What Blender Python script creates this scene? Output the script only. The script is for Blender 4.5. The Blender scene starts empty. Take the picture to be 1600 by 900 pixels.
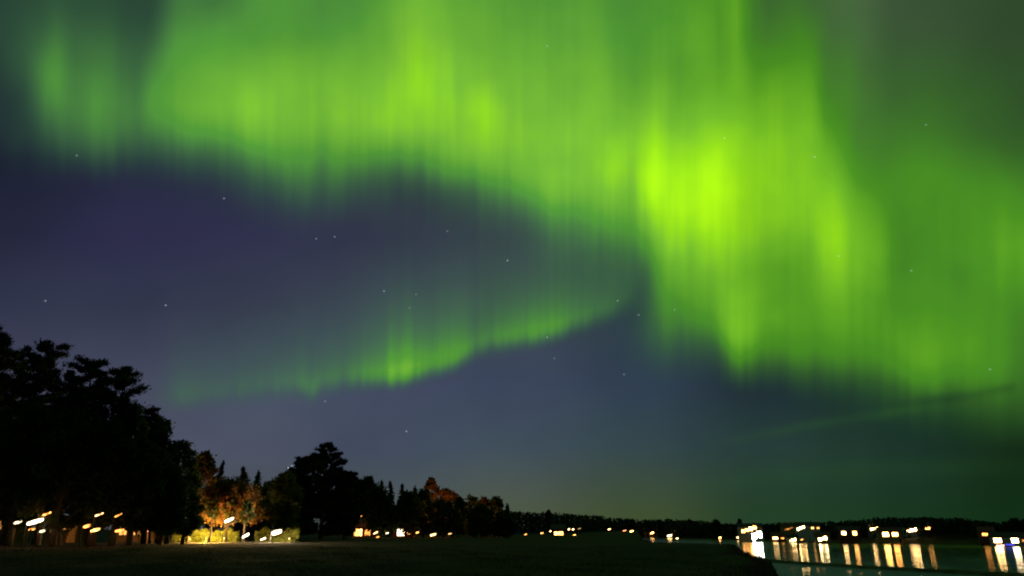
import bpy, math, random
import numpy as np
from mathutils import Vector, Matrix

C = bpy.context.scene.collection
S = bpy.context.scene
R = math.radians

# ------------------------------------------------------------------ camera
F = 1100.0                                  # focal length in photo pixels (1600 wide)
PITCH = math.atan(380.0 / F)
CP, SP = math.cos(PITCH), math.sin(PITCH)
CAMZ = 1.8
cam_d = bpy.data.cameras.new('camera')
cam_d.sensor_width = 36.0
cam_d.lens = 36.0 * F / 1600.0
cam_d.clip_start = 0.1
cam_d.clip_end = 20000.0
cam = bpy.data.objects.new('camera', cam_d)
C.objects.link(cam)
cam.location = (0, 0, CAMZ)
cam.rotation_euler = (R(90) + PITCH, 0, 0)
S.camera = cam

S.view_settings.view_transform = 'Standard'
S.view_settings.look = 'None'
S.view_settings.exposure = 0.0
S.view_settings.gamma = 1.0
S.render.engine = 'CYCLES'
S.cycles.filter_width = 2.0                 # the phone picture is soft
S.cycles.max_bounces = 5
S.cycles.diffuse_bounces = 2
S.cycles.glossy_bounces = 3
S.cycles.sample_clamp_indirect = 4.0


def ray(X, Y):
    v = 450.0 - Y
    return Vector((X - 800.0, F * CP - v * SP, F * SP + v * CP))


def at(X, Y, D):                            # point seen at photo pixel X,Y, D metres north of the viewer
    r = ray(X, Y)
    return r * (D / r.y) + Vector((0, 0, CAMZ))


def onz(X, Y, z):                           # point of the horizontal plane z seen at X,Y
    r = ray(X, Y)
    return r * ((z - CAMZ) / r.z) + Vector((0, 0, CAMZ))


def lin(c):
    return tuple(((x / 255.0) / 12.92 if x / 255.0 < 0.04045 else ((x / 255.0 + 0.055) / 1.055) ** 2.4) for x in c)


# ------------------------------------------------------------------ night sky with aurora
# All features sit in a frame turned to the local field line: a = bearing, w = tangent of the height.
class NT:
    def __init__(s, tree):
        s.t = tree

    def node(s, kind, **kw):
        n = s.t.nodes.new(kind)
        for k, v in kw.items():
            setattr(n, k, v)
        return n

    def put(s, n, i, v):
        if isinstance(v, bpy.types.NodeSocket):
            s.t.links.new(v, n.inputs[i])
        else:
            n.inputs[i].default_value = v

    def m(s, op, a, b=0.0, c=0.0, clamp=False):
        n = s.node('ShaderNodeMath', operation=op, use_clamp=clamp)
        s.put(n, 0, a); s.put(n, 1, b)
        if op in ('MULTIPLY_ADD', 'WRAP'):
            s.put(n, 2, c)
        return n.outputs[0]

    def rng(s, v, a, b, c, d, kind='LINEAR'):
        n = s.node('ShaderNodeMapRange', interpolation_type=kind, clamp=True)
        for i, q in enumerate((v, a, b, c, d)):
            s.put(n, i, q)
        return n.outputs[0]

    def curve(s, v, pts, handle='AUTO'):
        n = s.node('ShaderNodeFloatCurve')
        cm = n.mapping
        cm.use_clip = False
        cm.extend = 'HORIZONTAL'
        cv = cm.curves[0]
        while len(cv.points) > 2:
            cv.points.remove(cv.points[1])
        cv.points[0].location = pts[0]
        cv.points[1].location = pts[-1]
        for p in pts[1:-1]:
            cv.points.new(*p)
        for p in cv.points:
            p.handle_type = handle
        cm.update()
        s.put(n, 1, v)
        return n.outputs[0]

    def ramp(s, v, stops, kind='LINEAR'):
        n = s.node('ShaderNodeValToRGB')
        cr = n.color_ramp
        cr.interpolation = kind
        for i, (p, c) in enumerate(stops):
            e = cr.elements[i] if i < 2 else cr.elements.new(p)
            e.position = p
            e.color = (*c, 1)
        s.put(n, 0, v)
        return n.outputs[0]

    def mix(s, f, a, b, blend='MIX'):
        n = s.node('ShaderNodeMix', data_type='RGBA', blend_type=blend)
        s.put(n, 0, f); s.put(n, 6, a); s.put(n, 7, b)
        return n.outputs[2]

    def noise(s, vec, scale, detail=2.0, rough=0.5, dim='3D'):
        n = s.node('ShaderNodeTexNoise', noise_dimensions=dim)
        s.put(n, 'Vector', vec)
        n.inputs['Scale'].default_value = scale
        n.inputs['Detail'].default_value = detail
        n.inputs['Roughness'].default_value = rough
        return n.outputs[0]

    def xyz(s, x, y, z=0.0):
        n = s.node('ShaderNodeCombineXYZ')
        s.put(n, 0, x); s.put(n, 1, y); s.put(n, 2, z)
        return n.outputs[0]


AMAX = 0.72                                 # half the span of bearing that carries structure


def bear(X):
    return math.atan((X - 800.0) / F)


def ua(X):
    return (bear(X) + AMAX) / (2 * AMAX)


def warp(X, Y):                             # photo pixel -> w
    return (450.0 - Y) / F * math.cos(bear(X))


# brightness of the green light, read off along rows of the picture (row height 50)
ROWS = {
 0: '0:.05 60:.1 90:.14 120:.1 170:.1 200:.05 240:.08 280:.32 330:.28 400:.4 440:.45 500:.42 550:.4 600:.5 650:.62 690:.6 720:.55 800:.5 850:.5 920:.52 970:.4 1040:.48 1090:.5 1130:.5 1150:.58 1170:.38 1200:.28 1240:.32 1280:.22 1320:.18 1350:.12 1400:.06 1500:.04 1600:.04',
 50: '0:.05 70:.15 90:.22 110:.14 170:.15 190:.06 220:.04 240:.12 270:.35 330:.4 400:.44 450:.47 520:.43 600:.52 640:.68 700:.62 730:.58 800:.55 870:.52 930:.55 980:.45 1030:.5 1060:.52 1100:.55 1130:.52 1148:.62 1170:.38 1200:.34 1250:.4 1280:.35 1300:.22 1335:.2 1345:.15 1400:.08 1500:.06 1600:.04',
 100: '0:.03 40:.12 80:.35 95:.33 110:.2 150:.25 175:.26 185:.18 220:.15 240:.3 270:.46 330:.5 400:.55 450:.62 520:.58 600:.6 650:.75 700:.7 720:.6 800:.58 850:.6 925:.64 980:.5 1035:.6 1060:.55 1100:.6 1130:.58 1150:.64 1180:.47 1220:.5 1270:.5 1285:.32 1335:.26 1350:.18 1420:.12 1500:.12 1600:.06',
 150: '0:.0 30:.02 60:.2 80:.35 95:.3 110:.25 150:.33 170:.27 185:.22 215:.18 230:.37 270:.5 320:.58 380:.65 420:.68 480:.66 550:.66 620:.72 660:.75 700:.72 720:.62 755:.76 790:.66 830:.66 860:.62 925:.68 990:.6 1030:.74 1060:.65 1100:.68 1140:.7 1180:.62 1215:.7 1260:.64 1280:.55 1290:.32 1330:.28 1345:.2 1400:.18 1450:.2 1500:.18 1560:.16 1600:.08',
 200: '0:0 50:.03 80:.12 120:.2 155:.3 170:.26 200:.22 215:.2 250:.34 300:.42 350:.5 380:.57 420:.6 500:.62 560:.66 620:.7 680:.72 720:.66 755:.74 800:.7 850:.66 890:.7 940:.7 970:.7 1000:.75 1025:.85 1050:.75 1100:.78 1140:.8 1180:.72 1215:.78 1240:.7 1270:.68 1285:.5 1320:.3 1345:.22 1420:.2 1500:.2 1600:.12',
 250: '0:0 100:.02 200:.03 270:.08 310:.13 345:.18 380:.2 420:.35 450:.36 500:.35 560:.4 600:.33 650:.42 700:.52 750:.58 800:.62 850:.6 900:.64 940:.7 965:.82 985:.7 1000:.8 1020:.95 1045:.85 1080:.88 1120:.92 1140:.88 1160:.78 1215:.8 1260:.76 1290:.6 1320:.4 1340:.26 1400:.28 1460:.28 1550:.28 1600:.25',
 300: '0:0 330:.0 370:.03 420:.1 460:.18 520:.18 560:.12 620:.06 680:.1 720:.15 760:.22 800:.35 850:.5 900:.56 940:.62 965:.7 985:.6 1005:.9 1020:1 1040:.9 1070:.93 1110:1 1140:.95 1160:.82 1215:.82 1260:.8 1300:.72 1320:.55 1345:.45 1370:.35 1420:.32 1500:.33 1560:.38 1600:.35',
 350: '0:0 700:0 760:.02 800:.04 840:.15 900:.3 940:.42 980:.45 1005:.6 1020:.75 1060:.88 1100:.98 1140:.98 1165:.8 1215:.76 1260:.78 1295:.85 1310:.8 1330:.65 1370:.5 1400:.3 1430:.25 1500:.33 1560:.42 1600:.4',
 400: '0:0 840:0 900:.06 950:.1 985:.18 1010:.28 1030:.5 1060:.65 1100:.72 1140:.78 1165:.64 1215:.55 1260:.6 1280:.78 1295:.84 1320:.7 1350:.6 1380:.5 1410:.27 1450:.27 1500:.3 1560:.4 1600:.42',
 450: '0:0 860:0 960:.03 1010:.04 1030:.25 1050:.25 1080:.42 1110:.5 1140:.65 1170:.6 1215:.5 1250:.5 1290:.66 1320:.6 1360:.52 1400:.32 1450:.3 1500:.24 1560:.35 1600:.36',
 500: '0:0 970:0 990:.03 1015:.15 1040:.2 1070:.18 1100:.28 1115:.4 1140:.7 1165:.68 1200:.56 1250:.5 1300:.5 1360:.48 1420:.4 1480:.42 1540:.38 1600:.25',
 550: '0:0 960:0 990:.03 1030:.1 1060:.05 1100:.05 1130:.15 1140:.5 1165:.55 1190:.35 1210:.4 1250:.38 1300:.35 1350:.38 1400:.4 1450:.45 1500:.35 1550:.3 1600:.25',
 600: '0:0 1200:0 1250:.03 1300:.03 1350:.08 1400:.13 1440:.35 1460:.38 1500:.25 1550:.22 1600:.16',
 650: '0:0 1440:0 1480:.02 1550:.08 1600:.1',
 700: '0:0 1600:0',
}


def sky_tables():
    xs = np.arange(0, 1601, 12.5)
    ys = np.array(sorted(ROWS))
    T = []
    for y in ys:
        pts = [tuple(map(float, q.split(':'))) for q in ROWS[y].split()]
        T.append(np.interp(xs, [p[0] for p in pts], [p[1] for p in pts]))
    T = np.array(T)
    XX, YY = np.meshgrid(xs, ys)
    def blob(cx, cy, rx, ry, a):
        return a * np.exp(-((XX - cx) / rx) ** 2 - ((YY - cy) / ry) ** 2)
    T = T + blob(120, 90, 110, 90, .10) + blob(205, 90, 30, 110, .06) + blob(650, 120, 140, 110, .05) + blob(1040, 445, 40, 55, .14) + blob(1085, 490, 40, 60, .14)
    T = T + blob(1500, 380, 150, 130, .10) + blob(1300, 555, 110, 32, .14) + blob(1530, 575, 110, 60, .18) + blob(1430, 130, 140, 120, .07) + blob(1320, 200, 45, 110, .08) + blob(1060, 500, 60, 50, .10) + blob(1430, 330, 70, 160, .07) + blob(1570, 420, 90, 120, .05) + blob(300, 195, 90, 40, .06)
    T = T + blob(1395, 600, 60, 22, .10) + blob(1600, 630, 90, 30, .10) + blob(190, 205, 170, 34, .13) + blob(450, 255, 90, 30, .06) + blob(850, 290, 90, 40, .05)
    T = T + blob(1090, 165, 130, 70, -.09) + blob(1230, 280, 60, 60, -.05)
    ws = np.arange(-0.26, 0.62, 0.04)       # rows of constant w
    G = np.zeros((len(ws), len(xs)))
    for j, X in enumerate(xs):
        Y = 450.0 - F * ws / math.cos(bear(X))
        G[:, j] = np.interp(Y, ys, T[:, j])
        up = Y < 0
        G[up, j] *= np.exp(Y[up] / 400.0)
    n = len(ws)                              # B-spline prefilter along w
    M = np.zeros((n, n))
    for i in range(n):
        M[i, i] = 4 / 6.0
        M[i, max(i - 1, 0)] += 1 / 6.0
        M[i, min(i + 1, n - 1)] += 1 / 6.0
    K = np.linalg.solve(M, G)
    K = 0.65 * K + 0.35 * G
    return xs, ws, K


world = bpy.data.worlds.new('World')
S.world = world
world.use_nodes = True
wt = world.node_tree
wt.nodes.clear()
N = NT(wt)
tc = N.node('ShaderNodeTexCoord').outputs['Generated']
rot = N.node('ShaderNodeVectorRotate', rotation_type='X_AXIS')
N.put(rot, 'Vector', tc)
rot.inputs['Angle'].default_value = -PITCH
sep = N.node('ShaderNodeSeparateXYZ')
N.put(sep, 0, rot.outputs[0])
fx, fy, fz = sep.outputs
A = N.m('ARCTAN2', fx, fy)
U = N.m('MULTIPLY_ADD', A, 1 / (2 * AMAX), 0.5, clamp=True)
hor = N.m('SQRT', N.m('MULTIPLY_ADD', fx, fx, N.m('MULTIPLY', fy, fy)))
W0 = N.m('DIVIDE', fz, N.m('MAXIMUM', hor, 0.05))

ray_vec = N.xyz(N.m('MULTIPLY', A, 26.0), N.m('MULTIPLY', W0, 2.2))
ray_fine = N.xyz(N.m('MULTIPLY', A, 85.0), N.m('MULTIPLY', W0, 3.0), 3.0)
n1 = N.m('SUBTRACT', N.noise(ray_vec, 1.0, 2.0, 0.55), 0.5)
n2 = N.m('SUBTRACT', N.noise(ray_fine, 1.0, 1.0, 0.5), 0.5)
W = N.m('ADD', W0, N.m('MULTIPLY_ADD', n1, 0.026, N.m('MULTIPLY', n2, 0.008)))

xs, ws, K = sky_tables()
T = N.m('DIVIDE', N.m('SUBTRACT', W, float(ws[0])), 0.04)
total = None
bsp = [(d / 2.0, (2 / 3 - d * d + d ** 3 / 2) if d < 1 else (2 - d) ** 3 / 6) for d in np.linspace(0, 2, 17)]
for i in range(len(ws)):
    if np.abs(K[i]).max() < 1e-3:
        continue
    pts = [(float(ua(X)), float(v)) for X, v in zip(xs, K[i])]
    d = N.m('MULTIPLY', N.m('ABSOLUTE', N.m('SUBTRACT', T, float(i))), 0.5, clamp=True)
    val = N.m('MULTIPLY', N.curve(d, bsp), N.curve(U, pts, 'VECTOR'))
    total = val if total is None else N.m('ADD', total, val)
P = N.m('MULTIPLY', total, N.m('ADD', 1.0, N.m('MULTIPLY_ADD', n1, 0.24, N.m('MULTIPLY_ADD', n2, 0.08, N.m('MULTIPLY', N.m('SUBTRACT', N.noise(tc, 7.0, 3.0, 0.6), 0.5), 0.3)))))

# the small separate arc with its crisp lower border
EDGE = '240:640 270:638 300:636 350:630 400:624 450:619 475:620 486:628 498:616 530:609 560:606 600:605 625:602 650:594 680:586 710:577 730:567 746:558 764:551 800:544 840:538 870:530 900:520 930:509 960:497 985:482 1010:470'
BRI = '225:0 260:.12 290:.24 330:.2 400:.22 450:.26 482:.33 510:.28 550:.33 575:.42 600:.5 624:.68 642:.64 655:.5 672:.5 710:.52 730:.46 748:.34 775:.37 810:.4 850:.44 880:.38 920:.26 960:.18 1000:0'
DIF = '300:0 480:.05 640:.13 760:.12 880:.14 940:.11 1010:0'
HGT = '240:40 300:48 480:58 560:62 640:66 720:66 760:68 850:68 920:70 1000:60'


def track(txt):
    return [tuple(map(float, q.split(':'))) for q in txt.split()]


wa = lambda Y: (Y + 0.5)                     # w -> 0..1
edge = N.m('SUBTRACT', N.curve(U, [(ua(X), warp(X, Y) + 0.5) for X, Y in track(EDGE)], 'AUTO'), 0.5)
bri = N.curve(U, [(ua(X), v) for X, v in track(BRI)], 'AUTO')
hgt = N.curve(U, [(ua(X), v / F) for X, v in track(HGT)], 'AUTO')
Wj = N.m('ADD', W0, N.m('MULTIPLY_ADD', n2, 0.007, N.m('MULTIPLY', n1, 0.004)))
dw = N.m('SUBTRACT', Wj, edge)
rise = N.rng(dw, -0.014, 0.027, 0.0, 1.0, 'SMOOTHSTEP')
fall = N.m('EXPONENT', N.m('MULTIPLY', N.m('DIVIDE', N.m('MAXIMUM', N.m('SUBTRACT', dw, 0.012), 0.0), hgt), -1.0))
fall2 = N.m('EXPONENT', N.m('MULTIPLY', N.m('DIVIDE', N.m('MAXIMUM', dw, 0.0), hgt), -0.42))
dif = N.curve(U, [(ua(X), v) for X, v in track(DIF)], 'AUTO')
arc = N.m('MULTIPLY', N.m('MULTIPLY', rise, 0.9), N.m('MULTIPLY_ADD', fall, bri, N.m('MULTIPLY', fall2, dif)))
arc = N.m('MULTIPLY', arc, N.m('ADD', 1.0, N.m('MULTIPLY_ADD', n2, 0.4, N.m('MULTIPLY', n1, 0.25))))
P = N.m('ADD', P, arc)

# thin streaks low in the east
def streak(txt, amp_txt, width):
    e = N.m('SUBTRACT', N.curve(U, [(ua(X), warp(X, Y) + 0.5) for X, Y in track(txt)], 'AUTO'), 0.5)
    q = N.m('DIVIDE', N.m('SUBTRACT', W0, e), width / F)
    g = N.m('EXPONENT', N.m('MULTIPLY', N.m('MULTIPLY', q, q), -1.0))
    return N.m('MULTIPLY', g, N.curve(U, [(ua(X), v) for X, v in track(amp_txt)], 'AUTO'))


s1 = streak('1080:697 1140:688 1200:677 1280:662 1350:652 1420:641 1500:630 1600:616', '1080:0 1150:.03 1220:.07 1280:.08 1340:.05 1390:.07 1420:.04 1470:0 1600:0', 8.0)
s2 = streak('1380:634 1450:626 1500:620 1560:609 1620:598', '1380:0 1440:.05 1480:.08 1530:.05 1565:.07 1590:0', 7.0)
s3 = streak('1000:775 1100:757 1200:745 1300:738 1400:733 1600:728', '950:0 1100:.035 1250:.05 1450:.05 1600:.03', 16.0)
P = N.m('SUBTRACT', N.m('ADD', N.m('ADD', P, s1), s3), s2)
P = N.m('MAXIMUM', P, 0.0)

BX = [0, 200, 400, 600, 800, 1000, 1200, 1330, 1400, 1600]
BASE = [
 (60, [(38, 60, 52), (36, 55, 50), (40, 60, 50), (45, 65, 55), (50, 70, 55), (55, 75, 60), (60, 84, 60), (82, 107, 74), (62, 82, 58), (48, 70, 44)]),
 (250, [(26, 30, 48), (36, 38, 60), (38, 42, 60), (45, 48, 62), (50, 60, 62), (50, 65, 60), (52, 74, 50), (74, 108, 58), (52, 90, 46), (46, 82, 36)]),
 (370, [(36, 38, 60), (46, 46, 76), (48, 48, 76), (52, 52, 76), (54, 56, 74), (48, 62, 66), (45, 65, 50), (46, 72, 50), (48, 75, 48), (45, 75, 40)]),
 (480, [(50, 54, 76), (52, 57, 78), (56, 60, 80), (62, 66, 86), (62, 72, 82), (45, 62, 68), (40, 60, 52), (40, 66, 46), (40, 70, 40), (35, 65, 30)]),
 (600, [(68, 70, 90), (72, 76, 96), (70, 80, 98), (66, 74, 96), (58, 68, 90), (48, 62, 80), (32, 46, 54), (26, 48, 44), (22, 48, 40), (22, 58, 25)]),
 (700, [(80, 82, 100), (78, 82, 100), (74, 80, 98), (68, 78, 96), (62, 76, 88), (52, 70, 74), (38, 60, 56), (32, 55, 46), (28, 52, 42), (18, 40, 22)]),
 (800, [(70, 72, 78), (72, 76, 80), (74, 82, 84), (76, 86, 84), (76, 85, 68), (64, 80, 50), (36, 64, 40), (30, 58, 36), (26, 54, 32), (18, 46, 22)]),
]
base = None
# rows follow the picture's height, so divide by the cosine of the bearing
Wp = N.m('DIVIDE', W0, N.m('MAXIMUM', N.m('COSINE', A), 0.3))
prev = None
for Y, cols in BASE:
    rp = N.ramp(U, [(ua(X), lin(c)) for X, c in zip(BX, cols)], 'B_SPLINE' if False else 'EASE')
    wv = (450.0 - Y) / F
    if base is None:
        base = rp
    else:
        base = N.mix(N.rng(Wp, prev, wv, 0.0, 1.0), base, rp)
    prev = wv
gl = N.ramp(P, [(0.0, lin((50, 92, 66))), (0.22, lin((68, 120, 68))), (0.48, lin((82, 152, 56))), (0.68, lin((118, 186, 54))),
                (0.84, lin((145, 220, 32))), (1.0, lin((180, 254, 22)))])
gl2 = N.ramp(P, [(0.0, lin((46, 84, 44))), (0.25, lin((58, 108, 40))), (0.48, lin((74, 144, 34))), (0.68, lin((114, 186, 38))),
                 (0.84, lin((146, 220, 28))), (1.0, lin((180, 254, 22)))])
gl = N.mix(N.rng(U, ua(900), ua(1180), 0.0, 1.0), gl, gl2)
skyc = N.mix(N.rng(P, 0.0, 0.42, 0.0, 1.0), base, gl)
# mottling of the dark sky
mot = N.noise(tc, 5.0, 3.0, 0.55)
skyc = N.mix(1.0, skyc, N.ramp(mot, [(0.3, (0.9, 0.9, 0.92)), (0.7, (1.1, 1.1, 1.08))]), 'MULTIPLY')

STARS = [(350, 310, .5), (523, 370, .45), (494, 373, .4), (793, 407, .7), (600, 455, .6), (259, 477, .6), (71, 470, .45), (635, 674, .6), (855, 527, .5),
         (965, 470, .5), (450, 731, 1.6), (975, 585, .35), (120, 243, .35), (1424, 423, .4), (1273, 245, .4), (1132, 216, .35), (1547, 577, .35),
         (998, 492, .4), (1054, 484, .35), (699, 361, .3), (650, 460, .25), (640, 481, .25), (855, 72, .35), (1310, 400, .35), (508, 627, .35), (866, 560, .25),
         (1447, 195, .3), (456, 728, .7)]
st = None
for X, Y, b in STARS:
    d = ray(X, Y).normalized()
    n = N.node('ShaderNodeVectorMath', operation='DISTANCE')
    N.put(n, 0, tc)
    n.inputs[1].default_value = d
    v = N.rng(n.outputs['Value'], 0.0003, 0.0015, b * 0.75, 0.0)
    st = v if st is None else N.m('ADD', st, v)
skyc = N.mix(1.0, skyc, N.mix(st, (0, 0, 0, 1), (0.62, 0.66, 0.72, 1)), 'ADD')
bg = N.node('ShaderNodeBackground')
N.put(bg, 0, skyc)
bg.inputs[1].default_value = 1.0
wo = N.node('ShaderNodeOutputWorld')
wt.links.new(bg.outputs[0], wo.inputs[0])


# ------------------------------------------------------------------ helpers
def link(o, parent=None):
    C.objects.link(o)
    if parent:
        o.parent = parent
    return o


def mesh_obj(name, verts, faces, mat, parent=None, smooth=False):
    me = bpy.data.meshes.new(name)
    me.from_pydata([tuple(v) for v in verts], [], [tuple(f) for f in faces])
    me.materials.append(mat)
    if smooth:
        me.polygons.foreach_set('use_smooth', [True] * len(me.polygons))
    me.update()
    return link(bpy.data.objects.new(name, me), parent)


def tag(o, label=None, cat=None, group=None, kind=None):
    for k, v in (('label', label), ('category', cat), ('group', group), ('kind', kind)):
        if v:
            o[k] = v
    return o


def empty(name, loc, rz=0.0):
    o = bpy.data.objects.new(name, None)
    o.empty_display_size = 0.3
    o.location = loc
    o.rotation_euler = (0, 0, rz)
    return link(o)


class MB:
    """collects boxes, tubes and cards; build() makes ONE mesh object"""
    def __init__(s):
        s.v, s.f = [], []

    def add(s, verts, faces):
        b = len(s.v)
        s.v += [tuple(v) for v in verts]
        s.f += [tuple(i + b for i in f) for f in faces]
        return s

    def box(s, x0, x1, y0, y1, z0, z1, bev=0.0):
        if bev <= 0:
            return s.add([(x, y, z) for z in (z0, z1) for y in (y0, y1) for x in (x0, x1)],
                         [(0, 2, 3, 1), (4, 5, 7, 6), (0, 1, 5, 4), (2, 6, 7, 3), (0, 4, 6, 2), (1, 3, 7, 5)])
        vs, b = [], bev
        for z, i in ((z0, b), (z0 + b, 0), (z1 - b, 0), (z1, b)):
            X0, X1, Y0, Y1 = x0 + i, x1 - i, y0 + i, y1 - i
            vs += [(X0 + b, Y0, z), (X1 - b, Y0, z), (X1, Y0 + b, z), (X1, Y1 - b, z), (X1 - b, Y1, z), (X0 + b, Y1, z), (X0, Y1 - b, z), (X0, Y0 + b, z)]
        fs = [tuple(range(7, -1, -1)), tuple(range(24, 32))]
        for k in range(3):
            fs += [(k * 8 + i, k * 8 + (i + 1) % 8, k * 8 + 8 + (i + 1) % 8, k * 8 + 8 + i) for i in range(8)]
        return s.add(vs, fs)

    def tube(s, pts, rad, n=7):
        pts = [Vector(p) for p in pts]
        vs, fs = [], []
        for i, p in enumerate(pts):
            d = (pts[min(i + 1, len(pts) - 1)] - pts[max(i - 1, 0)]).normalized()
            a = d.orthogonal().normalized()
            b = d.cross(a)
            for k in range(n):
                t = 2 * math.pi * k / n
                vs.append(p + (a * math.cos(t) + b * math.sin(t)) * rad[i])
        for i in range(len(pts) - 1):
            fs += [(i * n + k, i * n + (k + 1) % n, (i + 1) * n + (k + 1) % n, (i + 1) * n + k) for k in range(n)]
        fs += [tuple(range(n - 1, -1, -1)), tuple((len(pts) - 1) * n + k for k in range(n))]
        return s.add(vs, fs)

    def build(s, name, mat, parent=None, smooth=False):
        return mesh_obj(name, s.v, s.f, mat, parent, smooth)


MATS = {}


def mat(name, col, rough=0.8, var=0.3, scale=3.0, metal=0.0, col2=None, trans=0.0):
    if name in MATS:
        return MATS[name]
    m = bpy.data.materials.new(name)
    m.use_nodes = True
    t = NT(m.node_tree)
    m.node_tree.nodes.clear()
    co = t.node('ShaderNodeTexCoord').outputs['Object']
    n = t.noise(co, scale, 4.0, 0.6)
    c2 = col2 or tuple(x * (1 + var) for x in col)
    c1 = col if col2 else tuple(x * (1 - var) for x in col)
    cc = t.ramp(n, [(0.3, c1), (0.7, c2)])
    b = t.node('ShaderNodeBsdfPrincipled')
    t.put(b, 'Base Color', cc)
    b.inputs['Roughness'].default_value = rough
    b.inputs['Metallic'].default_value = metal
    if trans > 0:
        b.inputs['Specular IOR Level'].default_value = 0.15
    out = b.outputs[0]
    if trans > 0:
        tr = t.node('ShaderNodeBsdfTranslucent')
        t.put(tr, 0, cc)
        mx = t.node('ShaderNodeMixShader')
        t.put(mx, 0, trans); t.put(mx, 1, out); t.put(mx, 2, tr.outputs[0])
        out = mx.outputs[0]
    o = t.node('ShaderNodeOutputMaterial')
    m.node_tree.links.new(out, o.inputs[0])
    MATS[name] = m
    return m


def glow(name, col, strength):
    key = name
    if key in MATS:
        return MATS[key]
    m = bpy.data.materials.new(name)
    m.use_nodes = True
    t = NT(m.node_tree)
    m.node_tree.nodes.clear()
    co = t.node('ShaderNodeTexCoord').outputs['Object']
    n = t.noise(co, 1.7, 2.0, 0.6)
    e = t.node('ShaderNodeEmission')
    t.put(e, 0, (*col, 1))
    t.put(e, 1, t.rng(n, 0.36, 0.64, strength * 0.15, strength * 1.6))
    o = t.node('ShaderNodeOutputMaterial')
    m.node_tree.links.new(e.outputs[0], o.inputs[0])
    MATS[key] = m
    return m


BARK = mat('bark', (0.07, 0.05, 0.035), 0.9, 0.4, 2.0)
PINEBARK = mat('pine_bark', (0.16, 0.085, 0.045), 0.9, 0.4, 2.0)
NEEDLE = mat('pine_needles', (0.022, 0.036, 0.016), 0.7, 0.45, 0.5, trans=0.25)
SPRUCE = mat('spruce_needles', (0.018, 0.034, 0.018), 0.7, 0.45, 0.5, trans=0.2)
LEAF = mat('green_leaves', (0.04, 0.06, 0.02), 0.6, 0.4, 0.5, trans=0.35)
AUTUMN = mat('autumn_leaves', (0.16, 0.085, 0.025), 0.6, 0.45, 0.6, trans=0.4)
YELLOWLEAF = mat('yellow_green_leaves', (0.12, 0.13, 0.025), 0.6, 0.45, 1.2, trans=0.35)
WALLP = mat('pale_boards', (0.42, 0.36, 0.28), 0.75, 0.15, 1.5)
WALLR = mat('red_boards', (0.24, 0.05, 0.03), 0.75, 0.2, 1.5)
WALLY = mat('ochre_boards', (0.42, 0.27, 0.10), 0.75, 0.15, 1.5)
WALLB = mat('brown_boards', (0.17, 0.075, 0.035), 0.8, 0.3, 1.5)
WALLW = mat('white_boards', (0.62, 0.6, 0.55), 0.7, 0.1, 1.5)
ROOF = mat('dark_roof', (0.05, 0.045, 0.045), 0.8, 0.3, 2.0)
ROOFR = mat('tiled_roof', (0.14, 0.05, 0.035), 0.8, 0.3, 3.0)
BRICK = mat('brick', (0.25, 0.1, 0.07), 0.85, 0.3, 5.0)
TRIM = mat('white_trim', (0.7, 0.69, 0.66), 0.6, 0.08, 2.0)
STEEL = mat('lamp_steel', (0.012, 0.012, 0.013), 0.75, 0.2, 5.0)
DOORM = mat('door_paint', (0.1, 0.06, 0.03), 0.6, 0.25, 4.0)
GREYWOOD = mat('weathered_wood', (0.12, 0.1, 0.08), 0.85, 0.35, 2.0)
WARM = (1.0, 0.56, 0.2)
SODIUM = (1.0, 0.36, 0.07)
CREAM = (1.0, 0.74, 0.42)
COOL = (0.93, 1.0, 0.86)

# ------------------------------------------------------------------ terrain: field, lake bed, far shore
WZ = -5.0
near_px = [(1205, 912), (1205, 881), (1190, 873), (1163, 865), (1148, 852), (1100, 849), (1020, 847), (1003, 842.5)]
far_px = [(995, 838.6), (1060, 840.5), (1100, 841.7), (1200, 845), (1300, 848.5), (1400, 850), (1600, 852), (1760, 853)]
poly = [(60.0, 14.0), (16.0, 15.0)]
for X, Y in near_px:
    p = onz(X, Y, 0.0)
    poly.append((p.x, p.y))
far_pts = []
for X, Y in far_px:
    p = onz(X, Y, WZ)
    poly.append((p.x, p.y))
    far_pts.append((p.x, p.y))
poly += [(620.0, 290.0), (620.0, 14.0)]
POLY = np.array(poly)
NFAR = (2 + len(near_px), 2 + len(near_px) + len(far_px))


def seg_dist(px, py, a, b):
    d = b - a
    t = np.clip(((px - a[0]) * d[0] + (py - a[1]) * d[1]) / (d @ d), 0, 1)
    return np.hypot(px - a[0] - t * d[0], py - a[1] - t * d[1])


def lake(px, py):
    ins = np.zeros(px.shape, bool)
    dn = np.full(px.shape, 1e9)
    df = np.full(px.shape, 1e9)
    n = len(POLY)
    for i in range(n):
        a, b = POLY[i], POLY[(i + 1) % n]
        c = ((a[1] > py) != (b[1] > py)) & (px < (b[0] - a[0]) * (py - a[1]) / (b[1] - a[1] + 1e-12) + a[0])
        ins ^= c
        d = seg_dist(px, py, a, b)
        if NFAR[0] - 1 < i < NFAR[1]:
            df = np.minimum(df, d)
        else:
            dn = np.minimum(dn, d)
    return ins, dn, df


def sstep(x, a, b):
    t = np.clip((x - a) / (b - a), 0, 1)
    return t * t * (3 - 2 * t)


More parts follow.
